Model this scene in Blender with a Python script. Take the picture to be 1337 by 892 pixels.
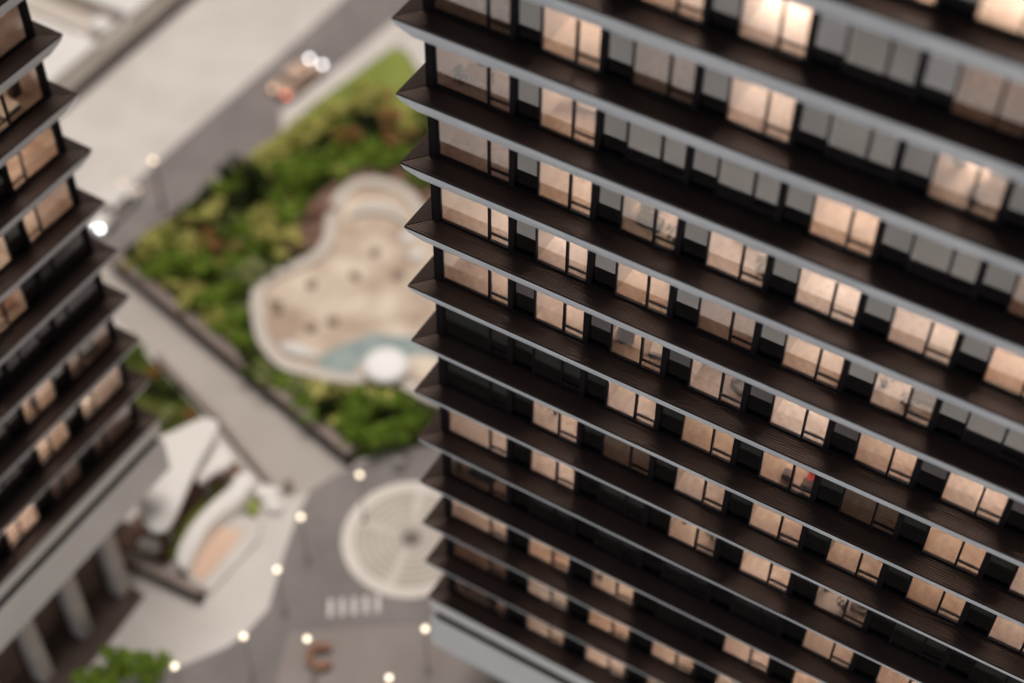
import bpy, math, random
from mathutils import Vector, Matrix
for o in list(bpy.data.objects): bpy.data.objects.remove(o)
R = math.radians
S = 0.01            # architectural model at 1:100: every length below is in metres of the real building
H = 3.2             # storey height
sc = bpy.context.scene
COL = sc.collection

# ---------------------------------------------------------------- camera
cam = bpy.data.cameras.new('camera'); co = bpy.data.objects.new('camera', cam); COL.objects.link(co)
right = Vector((0.86133881, 0.50798728, 0.00666227)); down = Vector((0.38907520, -0.65116657, -0.65161536)); fwd = Vector((-0.32667406, 0.56385373, -0.75852029))
mw = Matrix((right, -down, -fwd)).transposed().to_4x4(); mw.translation = Vector((23.88506, -35.41901, 29.79280)) * S
co.matrix_world = mw
cam.sensor_width = 36; cam.sensor_fit = 'HORIZONTAL'; cam.lens = 36 * 2128.71 / 1337
cam.clip_start = 0.01; cam.clip_end = 20
cam.dof.use_dof = True; cam.dof.focus_distance = 59.2 * S; cam.dof.aperture_fstop = 4.9; cam.dof.aperture_blades = 0
sc.camera = co
# ---------------------------------------------------------------- world and lamps
w = bpy.data.worlds.new('World'); sc.world = w; w.use_nodes = True
w.node_tree.nodes['Background'].inputs[0].default_value = (1.0, 0.95, 0.915, 1); w.node_tree.nodes['Background'].inputs[1].default_value = 0.24
def area(name, loc, target, size, power, color):
    l = bpy.data.lights.new(name, 'AREA'); l.shape = 'SQUARE'; l.size = size * S; l.energy = power; l.color = color
    o = bpy.data.objects.new(name, l); COL.objects.link(o); o.location = Vector(loc) * S
    o.rotation_euler = (Vector(target) - Vector(loc)).to_track_quat('-Z', 'Y').to_euler(); return o
area('overhead_softbox', (-25, 50, 195), (-18, 14, -50), 110, 50.0, (1.0, 0.93, 0.87))
area('low_cool_fill', (-5, -150, -38), (8, 0, -18), 70, 11.0, (0.76, 0.88, 1.0))  # unseen cool fill added low, to light ledge undersides and not decks
area('side_warm_fill', (115, -45, -38), (-19, -6, -30), 60, 5.5, (1.0, 0.86, 0.76))  # added warm fill out of view, brightens the left tower's ledge undersides
vs = sc.view_settings; vs.view_transform = 'Standard'; vs.look = 'None'; vs.exposure = 0; vs.gamma = 1; vs.use_curve_mapping = False
sc.render.engine = 'CYCLES'
cy = sc.cycles; cy.use_denoising = True; cy.max_bounces = 8; cy.diffuse_bounces = 4; cy.glossy_bounces = 4; cy.transparent_max_bounces = 16
cy.caustics_reflective = False; cy.caustics_refractive = False; cy.sample_clamp_indirect = 4; cy.use_light_tree = True
try: cy.denoiser = 'OPENIMAGEDENOISE'
except Exception: pass

# ---------------------------------------------------------------- materials
def newmat(name):
    m = bpy.data.materials.new(name); m.use_nodes = True; return m, m.node_tree.nodes, m.node_tree.links
def mat(name, c1, c2=None, scale=8, rough=0.6, spec=0.4, bump=0.0, stretch=None, metallic=0, detail=6, coords='Object', bscale=None):
    """base colour mottled between c1 and c2 by noise; coordinates in model centimetres"""
    m, N, L = newmat(name); b = N['Principled BSDF']
    b.inputs['Roughness'].default_value = rough; b.inputs['Specular IOR Level'].default_value = spec; b.inputs['Metallic'].default_value = metallic
    if c2 is None: c2 = tuple(min(1, x * 1.18) for x in c1)
    tc = N.new('ShaderNodeTexCoord'); mp = N.new('ShaderNodeMapping'); k = 100 if coords == 'Object' else 1
    mp.inputs['Scale'].default_value = [k * x for x in (stretch or (1, 1, 1))]
    L.new(tc.outputs[coords], mp.inputs[0])
    n = N.new('ShaderNodeTexNoise'); n.inputs['Scale'].default_value = scale; n.inputs['Detail'].default_value = detail; L.new(mp.outputs[0], n.inputs[0])
    r = N.new('ShaderNodeValToRGB'); r.color_ramp.elements[0].position = 0.32; r.color_ramp.elements[1].position = 0.68
    r.color_ramp.elements[0].color = (*c1, 1); r.color_ramp.elements[1].color = (*c2, 1)
    L.new(n.outputs[0], r.inputs[0]); L.new(r.outputs[0], b.inputs['Base Color'])
    if bump:
        n2 = N.new('ShaderNodeTexNoise'); n2.inputs['Scale'].default_value = bscale or scale * 4; n2.inputs['Detail'].default_value = 4; L.new(mp.outputs[0], n2.inputs[0])
        bp = N.new('ShaderNodeBump'); bp.inputs['Strength'].default_value = bump; bp.inputs['Distance'].default_value = 0.0004
        L.new(n2.outputs[0], bp.inputs['Height']); L.new(bp.outputs[0], b.inputs['Normal'])
    return m
def emit(name, col, st):
    m, N, L = newmat(name); N.remove(N['Principled BSDF']); e = N.new('ShaderNodeEmission')
    e.inputs[0].default_value = (*col, 1); e.inputs[1].default_value = st; L.new(e.outputs[0], N['Material Output'].inputs[0]); return m
def glassmat(name, base, fk, tint, rough=0.02):
    m, N, L = newmat(name); N.remove(N['Principled BSDF'])
    t = N.new('ShaderNodeBsdfTransparent'); t.inputs[0].default_value = (*tint, 1)
    g = N.new('ShaderNodeBsdfGlossy'); g.inputs['Roughness'].default_value = rough; g.inputs[0].default_value = (0.95, 0.97, 1, 1)
    f = N.new('ShaderNodeFresnel'); f.inputs[0].default_value = 1.5
    ma = N.new('ShaderNodeMath'); ma.operation = 'MULTIPLY_ADD'; ma.use_clamp = True; ma.inputs[1].default_value = fk; ma.inputs[2].default_value = base
    mx = N.new('ShaderNodeMixShader'); L.new(f.outputs[0], ma.inputs[0]); L.new(ma.outputs[0], mx.inputs[0]); L.new(t.outputs[0], mx.inputs[1]); L.new(g.outputs[0], mx.inputs[2])
    L.new(mx.outputs[0], N['Material Output'].inputs[0]); return m
def deckmat():
    m, N, L = newmat('dark_stained_boards'); b = N['Principled BSDF']; b.inputs['Specular IOR Level'].default_value = 0.55; b.inputs['Specular Tint'].default_value = (1.0, 0.74, 0.62, 1)
    uv = N.new('ShaderNodeTexCoord'); mp = N.new('ShaderNodeMapping'); mp.inputs['Scale'].default_value = (0.16, 30, 1); L.new(uv.outputs['UV'], mp.inputs[0])
    n = N.new('ShaderNodeTexNoise'); n.inputs['Scale'].default_value = 1.3; n.inputs['Detail'].default_value = 3; L.new(mp.outputs[0], n.inputs[0])
    r = N.new('ShaderNodeValToRGB'); r.color_ramp.elements[0].position = 0.34; r.color_ramp.elements[1].position = 0.68
    r.color_ramp.elements[0].color = (0.0045, 0.0028, 0.0032, 1); r.color_ramp.elements[1].color = (0.025, 0.0145, 0.0130, 1); L.new(n.outputs[0], r.inputs[0]); L.new(r.outputs[0], b.inputs['Base Color'])
    rr = N.new('ShaderNodeMapRange'); rr.inputs['From Min'].default_value = 0.3; rr.inputs['From Max'].default_value = 0.7; rr.inputs['To Min'].default_value = 0.55; rr.inputs['To Max'].default_value = 0.36; L.new(n.outputs[0], rr.inputs[0]); L.new(rr.outputs[0], b.inputs['Roughness'])
    return m
M = {}
M['deck'] = deckmat()
M['under'] = mat('pale_grey_soffit_paint', (0.37, 0.38, 0.398), (0.45, 0.46, 0.475), 0.6, 0.5, 0.3)
M['band'] = mat('pale_grey_fascia', (0.50, 0.485, 0.47), (0.55, 0.535, 0.52), 0.4, 0.55, 0.3)
M['columnstone'] = mat('grey_column', (0.28, 0.25, 0.23), (0.34, 0.31, 0.285), 0.5, 0.7, 0.2)
M['black'] = mat('black_frame_metal', (0.004, 0.003, 0.004), (0.007, 0.005, 0.006), 2, 0.5, 0.06)
M['dark'] = mat('dark_interior', (0.008, 0.007, 0.008), (0.012, 0.010, 0.011), 1, 0.8, 0.05)
M['glass'] = glassmat('window_glass', 0.06, 0.75, (0.95, 0.93, 0.91))
M['darkglass'] = glassmat('smoked_panel_glass', 0.22, 0.9, (0.45, 0.45, 0.48))
M['roomwall'] = mat('peach_room_wall', (0.68, 0.53, 0.42), (0.76, 0.61, 0.49), 0.7, 0.8, 0.1)
M['roomfloor'] = mat('beige_room_carpet', (0.56, 0.41, 0.315), (0.80, 0.63, 0.50), 4.5, 0.9, 0.1, detail=8)
for k in ('roomwall', 'roomfloor'):           # every room its own tone
    N, L = M[k].node_tree.nodes, M[k].node_tree.links; oi = N.new('ShaderNodeObjectInfo'); hs = N.new('ShaderNodeHueSaturation'); b = N['Principled BSDF']
    mr_ = N.new('ShaderNodeMapRange'); mr_.inputs['To Min'].default_value = 0.84; mr_.inputs['To Max'].default_value = 1.12; L.new(oi.outputs['Random'], mr_.inputs[0]); L.new(mr_.outputs[0], hs.inputs['Value'])
    m2 = N.new('ShaderNodeMath'); m2.operation = 'MULTIPLY_ADD'; m2.inputs[1].default_value = -0.5; m2.inputs[2].default_value = 1.2; L.new(oi.outputs['Random'], m2.inputs[0]); L.new(m2.outputs[0], hs.inputs['Saturation'])
    src = b.inputs['Base Color'].links[0].from_socket; L.new(src, hs.inputs['Color']); L.new(hs.outputs[0], b.inputs['Base Color'])
M['lamp_full'] = emit('room_lamp', (1.0, 0.92, 0.86), 96)
M['lamp_soft'] = emit('room_lamp_soft', (1.0, 0.92, 0.85), 66)
M['lamp_dim'] = emit('room_lamp_dim', (1.0, 0.80, 0.72), 6.5)
M['lamp_faint'] = emit('room_lamp_faint', (1.0, 0.78, 0.66), 2.2)
M['globe'] = emit('street_globe', (1.0, 0.84, 0.62), 3.2)
M['globe_dim'] = emit('street_globe_dim', (1.0, 0.78, 0.56), 3.0)
M['shade_glow'] = emit('lampshade_glow', (1.0, 0.82, 0.50), 2.5)
M['stone'] = mat('pale_stone_paving', (0.585, 0.54, 0.50), (0.685, 0.64, 0.60), 0.25, 0.8, 0.2, bump=0.2)
M['stone2'] = mat('beige_path_paving', (0.415, 0.37, 0.333), (0.49, 0.44, 0.398), 0.3, 0.8, 0.2, bump=0.2)
M['asphalt'] = mat('grey_brown_asphalt', (0.20, 0.177, 0.170), (0.26, 0.232, 0.222), 0.35, 0.85, 0.2, bump=0.3)
M['asphalt2'] = mat('lighter_plaza_tarmac', (0.275, 0.24, 0.222), (0.325, 0.288, 0.268), 0.35, 0.85, 0.2)
M['ring'] = mat('ring_paving', (0.58, 0.52, 0.455), (0.65, 0.59, 0.525), 0.6, 0.8, 0.2)
M['ringlight'] = mat('pale_ring_paving', (0.68, 0.62, 0.56), (0.75, 0.69, 0.63), 0.6, 0.8, 0.2)
M['spoke'] = mat('spoke_paving', (0.60, 0.54, 0.475), (0.665, 0.605, 0.54), 0.6, 0.8, 0.2)
M['ringdark'] = mat('grey_ring_paving', (0.46, 0.405, 0.355), (0.52, 0.46, 0.41), 0.6, 0.8, 0.2)
M['drain'] = mat('dark_ring_centre', (0.16, 0.135, 0.12), (0.2, 0.17, 0.15), 1, 0.8, 0.2)
M['white'] = mat('white_roof_plaster', (0.74, 0.70, 0.66), (0.80, 0.765, 0.73), 0.3, 0.7, 0.2)
M['brightwhite'] = mat('white_parasol_cloth', (0.90, 0.88, 0.86), (0.93, 0.91, 0.89), 0.5, 0.8, 0.1)
M['paint'] = mat('white_road_paint', (0.74, 0.70, 0.66), (0.82, 0.78, 0.74), 1.5, 0.7, 0.2)
M['facade'] = mat('beige_block_wall', (0.58, 0.52, 0.46), (0.65, 0.585, 0.525), 0.4, 0.8, 0.2)
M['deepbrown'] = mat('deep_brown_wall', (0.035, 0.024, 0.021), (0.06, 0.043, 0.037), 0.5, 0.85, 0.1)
M['umber'] = mat('dark_brown_wall_and_shade', (0.075, 0.05, 0.042), (0.12, 0.085, 0.07), 0.5, 0.8, 0.2)
M['cap'] = mat('grey_brown_coping', (0.22, 0.17, 0.15), (0.30, 0.24, 0.215), 0.6, 0.7, 0.2)
M['soil'] = mat('brown_soil_and_shade', (0.12, 0.07, 0.05), (0.27, 0.165, 0.13), 0.5, 0.9, 0.1, bump=0.5)
M['grass'] = mat('olive_lawn', (0.04, 0.055, 0.010), (0.09, 0.10, 0.022), 0.6, 0.9, 0.1, bump=0.6, bscale=6)
M['lawn'] = mat('yellow_green_lawn', (0.17, 0.22, 0.04), (0.30, 0.33, 0.09), 0.4, 0.9, 0.1, bump=0.4, bscale=6)  # yellow-green grass, its own colour
M['darklawn'] = mat('dark_lawn', (0.040, 0.041, 0.036), (0.075, 0.075, 0.066), 0.6, 0.9, 0.1)
M['sand'] = mat('pale_sand', (0.44, 0.33, 0.255), (0.78, 0.665, 0.545), 0.36, 0.9, 0.1, bump=0.5, bscale=2)
M['rim'] = mat('pool_rim_stone', (0.56, 0.505, 0.45), (0.64, 0.58, 0.52), 0.5, 0.7, 0.2)
M['water'] = mat('teal_pool_water', (0.27, 0.34, 0.33), (0.38, 0.44, 0.425), 0.5, 0.12, 0.4)
M['pink'] = mat('terracotta_terrace', (0.66, 0.47, 0.36), (0.74, 0.55, 0.43), 0.6, 0.85, 0.1)
M['benchwood'] = mat('brown_bench_wood', (0.20, 0.085, 0.045), (0.32, 0.15, 0.085), 2, 0.5, 0.3)
M['tan_car'] = mat('tan_car_paint', (0.62, 0.43, 0.32), (0.66, 0.46, 0.35), 1, 0.35, 0.5)
M['white_car'] = mat('white_car_paint', (0.72, 0.68, 0.64), (0.76, 0.72, 0.69), 1, 0.35, 0.5)
M['carglass'] = mat('car_glass', (0.10, 0.075, 0.06), (0.13, 0.10, 0.08), 1, 0.1, 0.5)
M['tyre'] = mat('tyre_rubber', (0.012, 0.012, 0.012), (0.02, 0.02, 0.02), 3, 0.8, 0.2)
M['headlight'] = emit('headlight', (0.92, 0.96, 1.0), 13)
M['taillight'] = emit('taillight', (1.0, 0.10, 0.06), 5.5)
M['orangelight'] = emit('indicator_light', (1.0, 0.58, 0.34), 3.6)
M['pole'] = mat('lamp_post_metal', (0.20, 0.175, 0.16), (0.24, 0.21, 0.19), 2, 0.5, 0.3)
M['bark'] = mat('bark', (0.045, 0.03, 0.02), (0.08, 0.055, 0.035), 2, 0.9, 0.1)
M['boulder'] = mat('brown_boulder', (0.24, 0.17, 0.13), (0.36, 0.27, 0.21), 1.5, 0.9, 0.1, bump=0.6)
LEAF = {'Y': ((0.36, 0.34, 0.07), (0.68, 0.63, 0.22)), 'G': ((0.085, 0.15, 0.012), (0.28, 0.40, 0.055)), 'D': ((0.010, 0.015, 0.004), (0.03, 0.04, 0.010)),  # D near black: shade of the garden's gaps put into leaf colour
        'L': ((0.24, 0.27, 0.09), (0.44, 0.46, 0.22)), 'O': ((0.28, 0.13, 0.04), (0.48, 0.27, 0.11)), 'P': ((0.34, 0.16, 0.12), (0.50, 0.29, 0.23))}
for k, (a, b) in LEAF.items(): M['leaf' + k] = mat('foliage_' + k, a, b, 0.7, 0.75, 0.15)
FUR = {'darkwood': (0.05, 0.03, 0.022), 'oak': (0.42, 0.25, 0.15), 'cream': (0.78, 0.68, 0.55), 'red': (0.55, 0.06, 0.05), 'grey': (0.13, 0.10, 0.085), 'charcoal': (0.022, 0.019, 0.02), 'greenleaf': (0.05, 0.06, 0.025), 'olive': (0.17, 0.14, 0.09), 'linen': (0.80, 0.72, 0.60)}
for k, c in FUR.items(): M[k] = mat('furnishing_' + k, c, None, 3, 0.7, 0.2)

# ---------------------------------------------------------------- mesh helpers
class MB:
    def __init__(s): s.v = []; s.f = []; s.mi = []; s.uv = {}
    def face(s, pts, mi=0, uv=None):
        i = len(s.v); s.v += [tuple(p) for p in pts]; s.f.append(list(range(i, i + len(pts)))); s.mi.append(mi)
        if uv: s.uv[len(s.f) - 1] = uv
        return s
    def mesh_add(s, v, f, mi=0):
        i = len(s.v); s.v += [tuple(p) for p in v]
        for q in f: s.f.append([i + a for a in q]); s.mi.append(mi)
        return s
    def box(s, x0, x1, y0, y1, z0, z1, mi=0):
        if x0 > x1: x0, x1 = x1, x0
        v = [(x0, y0, z0), (x1, y0, z0), (x1, y1, z0), (x0, y1, z0), (x0, y0, z1), (x1, y0, z1), (x1, y1, z1), (x0, y1, z1)]
        return s.mesh_add(v, [(0, 3, 2, 1), (4, 5, 6, 7), (0, 1, 5, 4), (1, 2, 6, 5), (2, 3, 7, 6), (3, 0, 4, 7)], mi)
    def prism(s, poly, z0, z1, mi=0, bevel=0.0):
        a = sum(poly[i][0] * poly[(i + 1) % len(poly)][1] - poly[(i + 1) % len(poly)][0] * poly[i][1] for i in range(len(poly)))
        if a < 0: poly = poly[::-1]
        n = len(poly)
        v = [(x, y, z0) for x, y in poly] + [(x, y, z1) for x, y in poly]
        f = [list(range(n))[::-1], list(range(n, 2 * n))] + [(i, (i + 1) % n, n + (i + 1) % n, n + i) for i in range(n)]
        return s.mesh_add(v, f, mi)
    def lathe(s, prof, n=16, cx=0, cy=0, mi=0):
        v = []; f = []
        for r, z in prof: v += [(cx + r * math.cos(2 * math.pi * i / n), cy + r * math.sin(2 * math.pi * i / n), z) for i in range(n)]
        for k in range(len(prof) - 1):
            for i in range(n): j = (i + 1) % n; f.append((k * n + i, k * n + j, (k + 1) * n + j, (k + 1) * n + i))
        f.append(list(range(n))[::-1]); f.append([(len(prof) - 1) * n + i for i in range(n)])
        return s.mesh_add(v, f, mi)
    def mesh(s, name, mats, flip=False, smooth=False):
        me = bpy.data.meshes.new(name)
        sx = -S if flip else S
        me.from_pydata([(x * sx, y * S, z * S) for x, y, z in s.v], [], [f[::-1] for f in s.f] if flip else s.f)
        for m in (mats if isinstance(mats, (list, tuple)) else [mats]): me.materials.append(M[m] if isinstance(m, str) else m)
        for p, mi in zip(me.polygons, s.mi): p.material_index = mi; p.use_smooth = smooth
        if s.uv:
            ul = me.uv_layers.new(name='UVMap')
            for fi, uv in s.uv.items():
                u2 = uv[::-1] if flip else uv
                for li, c in zip(me.polygons[fi].loop_indices, u2): ul.data[li].uv = c
        me.update(); return me
def obj(name, me, parent=None, loc=(0, 0, 0), rz=0, **props):
    o = bpy.data.objects.new(name, me); COL.objects.link(o); o.location = Vector(loc) * S; o.rotation_euler.z = rz
    if parent: o.parent = parent
    for k, v in props.items(): o[k] = v
    return o
def empty(name, loc, label, cat, group=None, rz=0):
    o = obj(name, None, None, loc, rz, label=label, category=cat); o.empty_display_size = 0.01
    if group: o['group'] = group
    return o
def spline(pts, n=8, closed=True):
    """Catmull-Rom through the points"""
    out = []; m = len(pts)
    for i in range(m if closed else m - 1):
        p = [pts[(i + k) % m] if closed else pts[max(0, min(m - 1, i + k))] for k in (-1, 0, 1, 2)]
        for j in range(n):
            t = j / n
            out.append(tuple(0.5 * (2 * p[1][a] + (p[2][a] - p[0][a]) * t + (2 * p[0][a] - 5 * p[1][a] + 4 * p[2][a] - p[3][a]) * t * t + (3 * p[1][a] - p[0][a] - 3 * p[2][a] + p[3][a]) * t ** 3) for a in (0, 1)))
    if not closed: out.append(pts[-1])
    return out
G0 = -50.0
def slab(name, poly, top, m, thick=0.3, **pr):
    return obj(name, MB().prism(poly, G0 + top - thick, G0 + top).mesh(name, m), None, (0, 0, 0), 0, **pr)
ST = dict(kind='structure')

# ================================================================ THE SETTING (ground of the model)
obj('ground', MB().face([(-260, -260, G0), (260, -260, G0), (260, 260, G0), (-260, 260, G0)]).mesh('ground', 'stone'), **ST)
slab('street', [(-41.3, -40), (-40.65, 26.4), (-40.05, 39.9), (-39.0, 90), (-33.0, 90), (-34.9, 47.2), (-35.5, 40.0), (-36.2, 34.2), (-35.0, 32.6), (-35.4, 29), (-37.0, 16), (-38.4, -40)], 0.03, 'asphalt', **ST)  # asphalt also covers the shaded pavement, its shade given by the darker colour
slab('pavement', [(-36.2, 34.2), (-35.5, 40.0), (-34.9, 47.2), (-33.0, 90), (-31.0, 90), (-33.2, 45.0), (-34.5, 37.0), (-35.0, 32.6)], 0.15, 'stone', **ST)
slab('plaza_tarmac', [(-13.5, 10.63), (-14.2, 9.6), (-14.75, 8.6), (-14.83, 7.46), (-14.51, 5.91), (-13.55, 3.11), (-12.16, -0.3), (-12.3, -2.2), (-12.7, -3.5), (-14.62, -6.56), (-17.5, -10.5), (-12, -13), (0, -9), (14, -1), (40, -1), (40, 30), (2, 24), (-6.8, 18.6), (-10.6, 14.9)], 0.03, 'asphalt', **ST)
slab('forecourt_tarmac', [(-10.3, -0.95), (-3.75, 3.55), (2, 7.5), (9, 2), (2, -6), (-6.5, -7.2), (-9.2, -3.6)], 0.05, 'asphalt2', **ST)
slab('undercroft_shade', [(-18.7, -3.2), (-18.5, -6.2), (-18.4, -9.5), (-17.9, -16), (-33, -16), (-33, 0.2), (-21.5, 0.2), (-21.3, -3.0)], 0.04, 'umber', 0.3, **ST)  # dark slab puts the shade under the left tower into colour
slab('garden_path', [(-37.2, 15.8), (-36.6, 15.2), (-14.3, 9.85), (-13.2, 10.7), (-14.3, 9.0), (-14.88, 7.5), (-15.3, 6.9), (-16.9, 6.5), (-22.6, 8.97), (-29.13, 10.95), (-38.6, 13.6)], 0.06, 'stone2', **ST)
slab('garden_bed', [(-36.45, 16.3), (-34.1, 31.8), (-33.84, 35.96), (-32.4, 43.9), (-31.5, 43.9), (-29.2, 42.2), (-24, 38.5), (-10, 30), (-6, 22), (-9.9, 15.1), (-11.26, 13.56), (-13.95, 10.75)], 1.0, 'grass', 1.2, **ST)
LAWN = [(-35.0, 26.5), (-34.2, 31.8), (-33.9, 36), (-32.5, 43.7), (-31.5, 43.7), (-29.2, 42.0), (-26, 39.6), (-28.5, 37.9), (-30.6, 36.8), (-32.2, 32.5), (-33.4, 28)]
slab('lawn', LAWN, 1.05, 'lawn', 0.2, **ST)
slab('soil_bed', spline([(-27.4, 21.6), (-28.1, 25.0), (-28.0, 29.5), (-26.3, 32.2), (-23.5, 32.8), (-20.5, 31.2), (-22, 27), (-25, 24)], 6), 1.06, 'soil', 0.2, **ST)
slab('planting_bed', [(-32.6, 11.2), (-31.2, 11.3), (-24.0, 8.9), (-22.9, 7.7), (-25.6, 5.9), (-30.5, 7.6)], 0.12, 'grass', 0.2, **ST)
LAG = spline([(-20.5, 29.94), (-22.84, 31.16), (-25.05, 31.16), (-26.67, 30.19), (-27.06, 28.19), (-26.33, 25.94), (-25.31, 24.02), (-25.38, 22.34), (-26.54, 20.02), (-26.7, 18.33), (-25.87, 16.79), (-24.29, 15.07), (-23.0, 14.2), (-21.16, 13.6), (-19.3, 13.95), (-17.14, 14.6), (-14.44, 16.05), (-11.0, 16.2), (-9.5, 19), (-11, 24), (-15, 28)], 6)
slab('sand_beach', LAG, 1.12, 'sand', 0.3, **ST)
def inset(poly, d):
    n = len(poly); out = []
    ar = sum(poly[i][0] * poly[(i + 1) % n][1] - poly[(i + 1) % n][0] * poly[i][1] for i in range(n)); sg = 1 if ar > 0 else -1
    for i in range(n):
        a = Vector(poly[i - 1]); b = Vector(poly[i]); c = Vector(poly[(i + 1) % n]); t = (c - a)
        t = t.normalized() if t.length > 1e-6 else Vector((1, 0)); out.append((b.x - sg * t.y * d, b.y + sg * t.x * d))
    return out
def ringmesh(name, outer, inner, z0, z1, m):
    b = MB(); n = len(outer)
    for i in range(n):
        j = (i + 1) % n; o0, o1, i0, i1 = outer[i], outer[j], inner[i], inner[j]
        b.face([(*o0, z1), (*o1, z1), (*i1, z1), (*i0, z1)]); b.face([(*o0, z0), (*o1, z0), (*o1, z1), (*o0, z1)]); b.face([(*i1, z0), (*i0, z0), (*i0, z1), (*i1, z1)])
    return b.mesh(name, m)
obj('pool_rim', ringmesh('pool_rim', LAG, inset(LAG, 0.75), G0 + 0.8, G0 + 1.42, 'rim'), label='pale stone rim curving round the sandy lagoon', category='kerb')
WAT = spline([(-19.6, 15.5), (-19.25, 16.9), (-18.3, 18.4), (-17.8, 19.2), (-16.6, 19.6), (-14.6, 20.6), (-12.2, 20.0), (-11.0, 17.6), (-13.3, 16.6), (-15.3, 15.95), (-17.5, 15.0), (-18.6, 14.5)], 5)
slab('pool_water', WAT, 1.17, 'water', 0.1, **ST)
slab('sand_spit', spline([(-14.4, 19.0), (-13.0, 19.4), (-11.2, 18.6), (-12.0, 17.4), (-14.0, 17.0), (-16.2, 15.9), (-17.2, 16.0), (-17.0, 16.9), (-15.6, 17.6)], 5), 1.23, 'sand', 0.2, **ST)

slab('front_lawn', [(-17, -25), (70, -25), (70, -11), (0, -11), (-12, -15), (-17, -15)], 0.05, 'darklawn', 0.3, **ST)
slab('front_road', [(-17, -30.5), (70, -30.5), (70, -25), (-17, -25)], 0.03, 'asphalt', 0.3, **ST)
# ring-paved circle on the plaza
CC = (-7.8, 7.77)
root = empty('paved_circle', (CC[0], CC[1], G0), 'large round paving of concentric pale rings beside the dark tower', 'paving circle')
def annulus(r0, r1, z0, z1, n=64):
    b = MB(); p = lambda r, i, z: (r * math.cos(2 * math.pi * i / n), r * math.sin(2 * math.pi * i / n), z)
    for i in range(n):
        b.face([p(r0, i, z1), p(r1, i, z1), p(r1, i + 1, z1), p(r0, i + 1, z1)]); b.face([p(r1, i, z0), p(r1, i + 1, z0), p(r1, i + 1, z1), p(r1, i, z1)])
        b.face([p(r0, i + 1, z0), p(r0, i, z0), p(r0, i, z1), p(r0, i + 1, z1)])
    return b
obj('centre_drain', MB().lathe([(0.52, 0.02), (0.52, 0.07), (0.48, 0.075)], 40).mesh('centre_drain', 'drain'), root)
obj('paving_base', MB().lathe([(4.08, 0.02), (4.08, 0.055)], 64).mesh('paving_base', 'ringdark'), root)
obj('paving_ring', annulus(0.56, 0.78, 0.02, 0.075).mesh('ring0', 'ringdark'), root)
nr = 11
for i in range(nr):
    r0 = 0.80 + i * 2.5 / nr; obj('paving_ring', annulus(r0 + 0.02, r0 + 2.5 / nr - 0.02, 0.02, 0.085).mesh('ring', 'ring' if i % 2 else 'ringdark'), root)
obj('paving_ring', annulus(3.32, 4.05, 0.02, 0.095, 80).mesh('ringouter', 'ringlight'), root)
for a in (189, 113, 282):
    a = R(a); b = MB(); w0, w1 = 0.14, 0.34; c, s_ = math.cos(a), math.sin(a)
    b.prism([(0.82 * c - w0 * s_, 0.82 * s_ + w0 * c), (3.32 * c - w1 * s_, 3.32 * s_ + w1 * c), (3.32 * c + w1 * s_, 3.32 * s_ - w1 * c), (0.82 * c + w0 * s_, 0.82 * s_ - w0 * c)], 0.02, 0.1)
    obj('spoke', b.mesh('spoke', 'spoke'), root)
# zebra crossing
root = empty('zebra_crossing', (-8.1, 2.3, G0), 'short row of white zebra stripes beside the ringed paving', 'crossing')
for i in range(5):
    x, y = -9.18 + i * 0.53, 1.51 + i * 0.40
    d = Vector((0.555, -0.83)); d.normalize(); p = Vector((-d.y, d.x)); c = Vector((x, y)) - Vector((-8.1, 2.3))
    q = [c + d * 0.55 + p * 0.12, c + d * 0.55 - p * 0.12, c - d * 0.55 - p * 0.12, c - d * 0.55 + p * 0.12]
    obj('stripe', MB().prism([(v.x, v.y) for v in q], 0.0, 0.07).mesh('stripe', 'paint'), root)

# ================================================================ TOWERS
D_, SL = 0.815, 0.273          # ledge depth and fall
PITCH, X0 = 3.209, 1.144
UW, UV_ = 0.49, 0.91           # undercut of the pale soffit
WT = 1.92                      # window head above the ledge
def ledge_profile():
    return [(-0.15, -0.15), (D_, -0.235), (D_, -0.288), (D_ - 0.10, -SL - 0.30), (D_ - UW, -SL - UV_), (-0.15, -SL - UV_)]
def ring_from_profile(prof, W, Dp, mis, closed=True):
    b = MB(); n = len(prof)
    rc = lambda o: [(-o, -o), (W + o, -o), (W + o, Dp + o), (-o, Dp + o)]
    for k in range(n if closed else n - 1):
        (o0, z0), (o1, z1) = prof[k], prof[(k + 1) % n]; A, B = rc(o0), rc(o1)
        for i in range(4):
            j = (i + 1) % 4; b.face([(*A[i], z0), (*B[i], z1), (*B[j], z1), (*A[j], z0)], mis[k])
    return b
def deck_side(L, gap=0.028):
    """boards of one side, running along x from 0 to L, ends mitred, each board proud of a groove"""
    b = MB(); n = 8; o0, o1 = 0.02, D_ - 0.004; bw = (o1 - o0) / n
    z = lambda o: -0.10 - 0.10 * (o / D_)
    rnd = random.Random(4)
    for k in range(n):
        a, c = o0 + k * bw + 0.009, o0 + (k + 1) * bw - 0.009; dz = rnd.uniform(-0.004, 0.004)
        P = lambda o, e, h: ((-o + gap) if e == 0 else (L + o - gap), -o, z(o) + h)
        b.face([P(a, 0, dz), P(c, 0, dz), P(c, 1, dz), P(a, 1, dz)], 0, [(0, a), (0, c), (L, c), (L, a)])
        b.face([P(c, 0, dz), P(c, 0, -.03), P(c, 1, -.03), P(c, 1, dz)], 0, [(0, c), (0, c), (L, c), (L, c)])
        b.face([P(a, 0, -.03), P(a, 0, dz), P(a, 1, dz), P(a, 1, -.03)], 0, [(0, a), (0, a), (L, a), (L, a)])
        for e in (0, 1): b.face([P(a, e, dz), P(a, e, -.03), P(c, e, -.03), P(c, e, dz)], 0, [(0, a), (0, a), (0, c), (0, c)])
    return b
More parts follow.
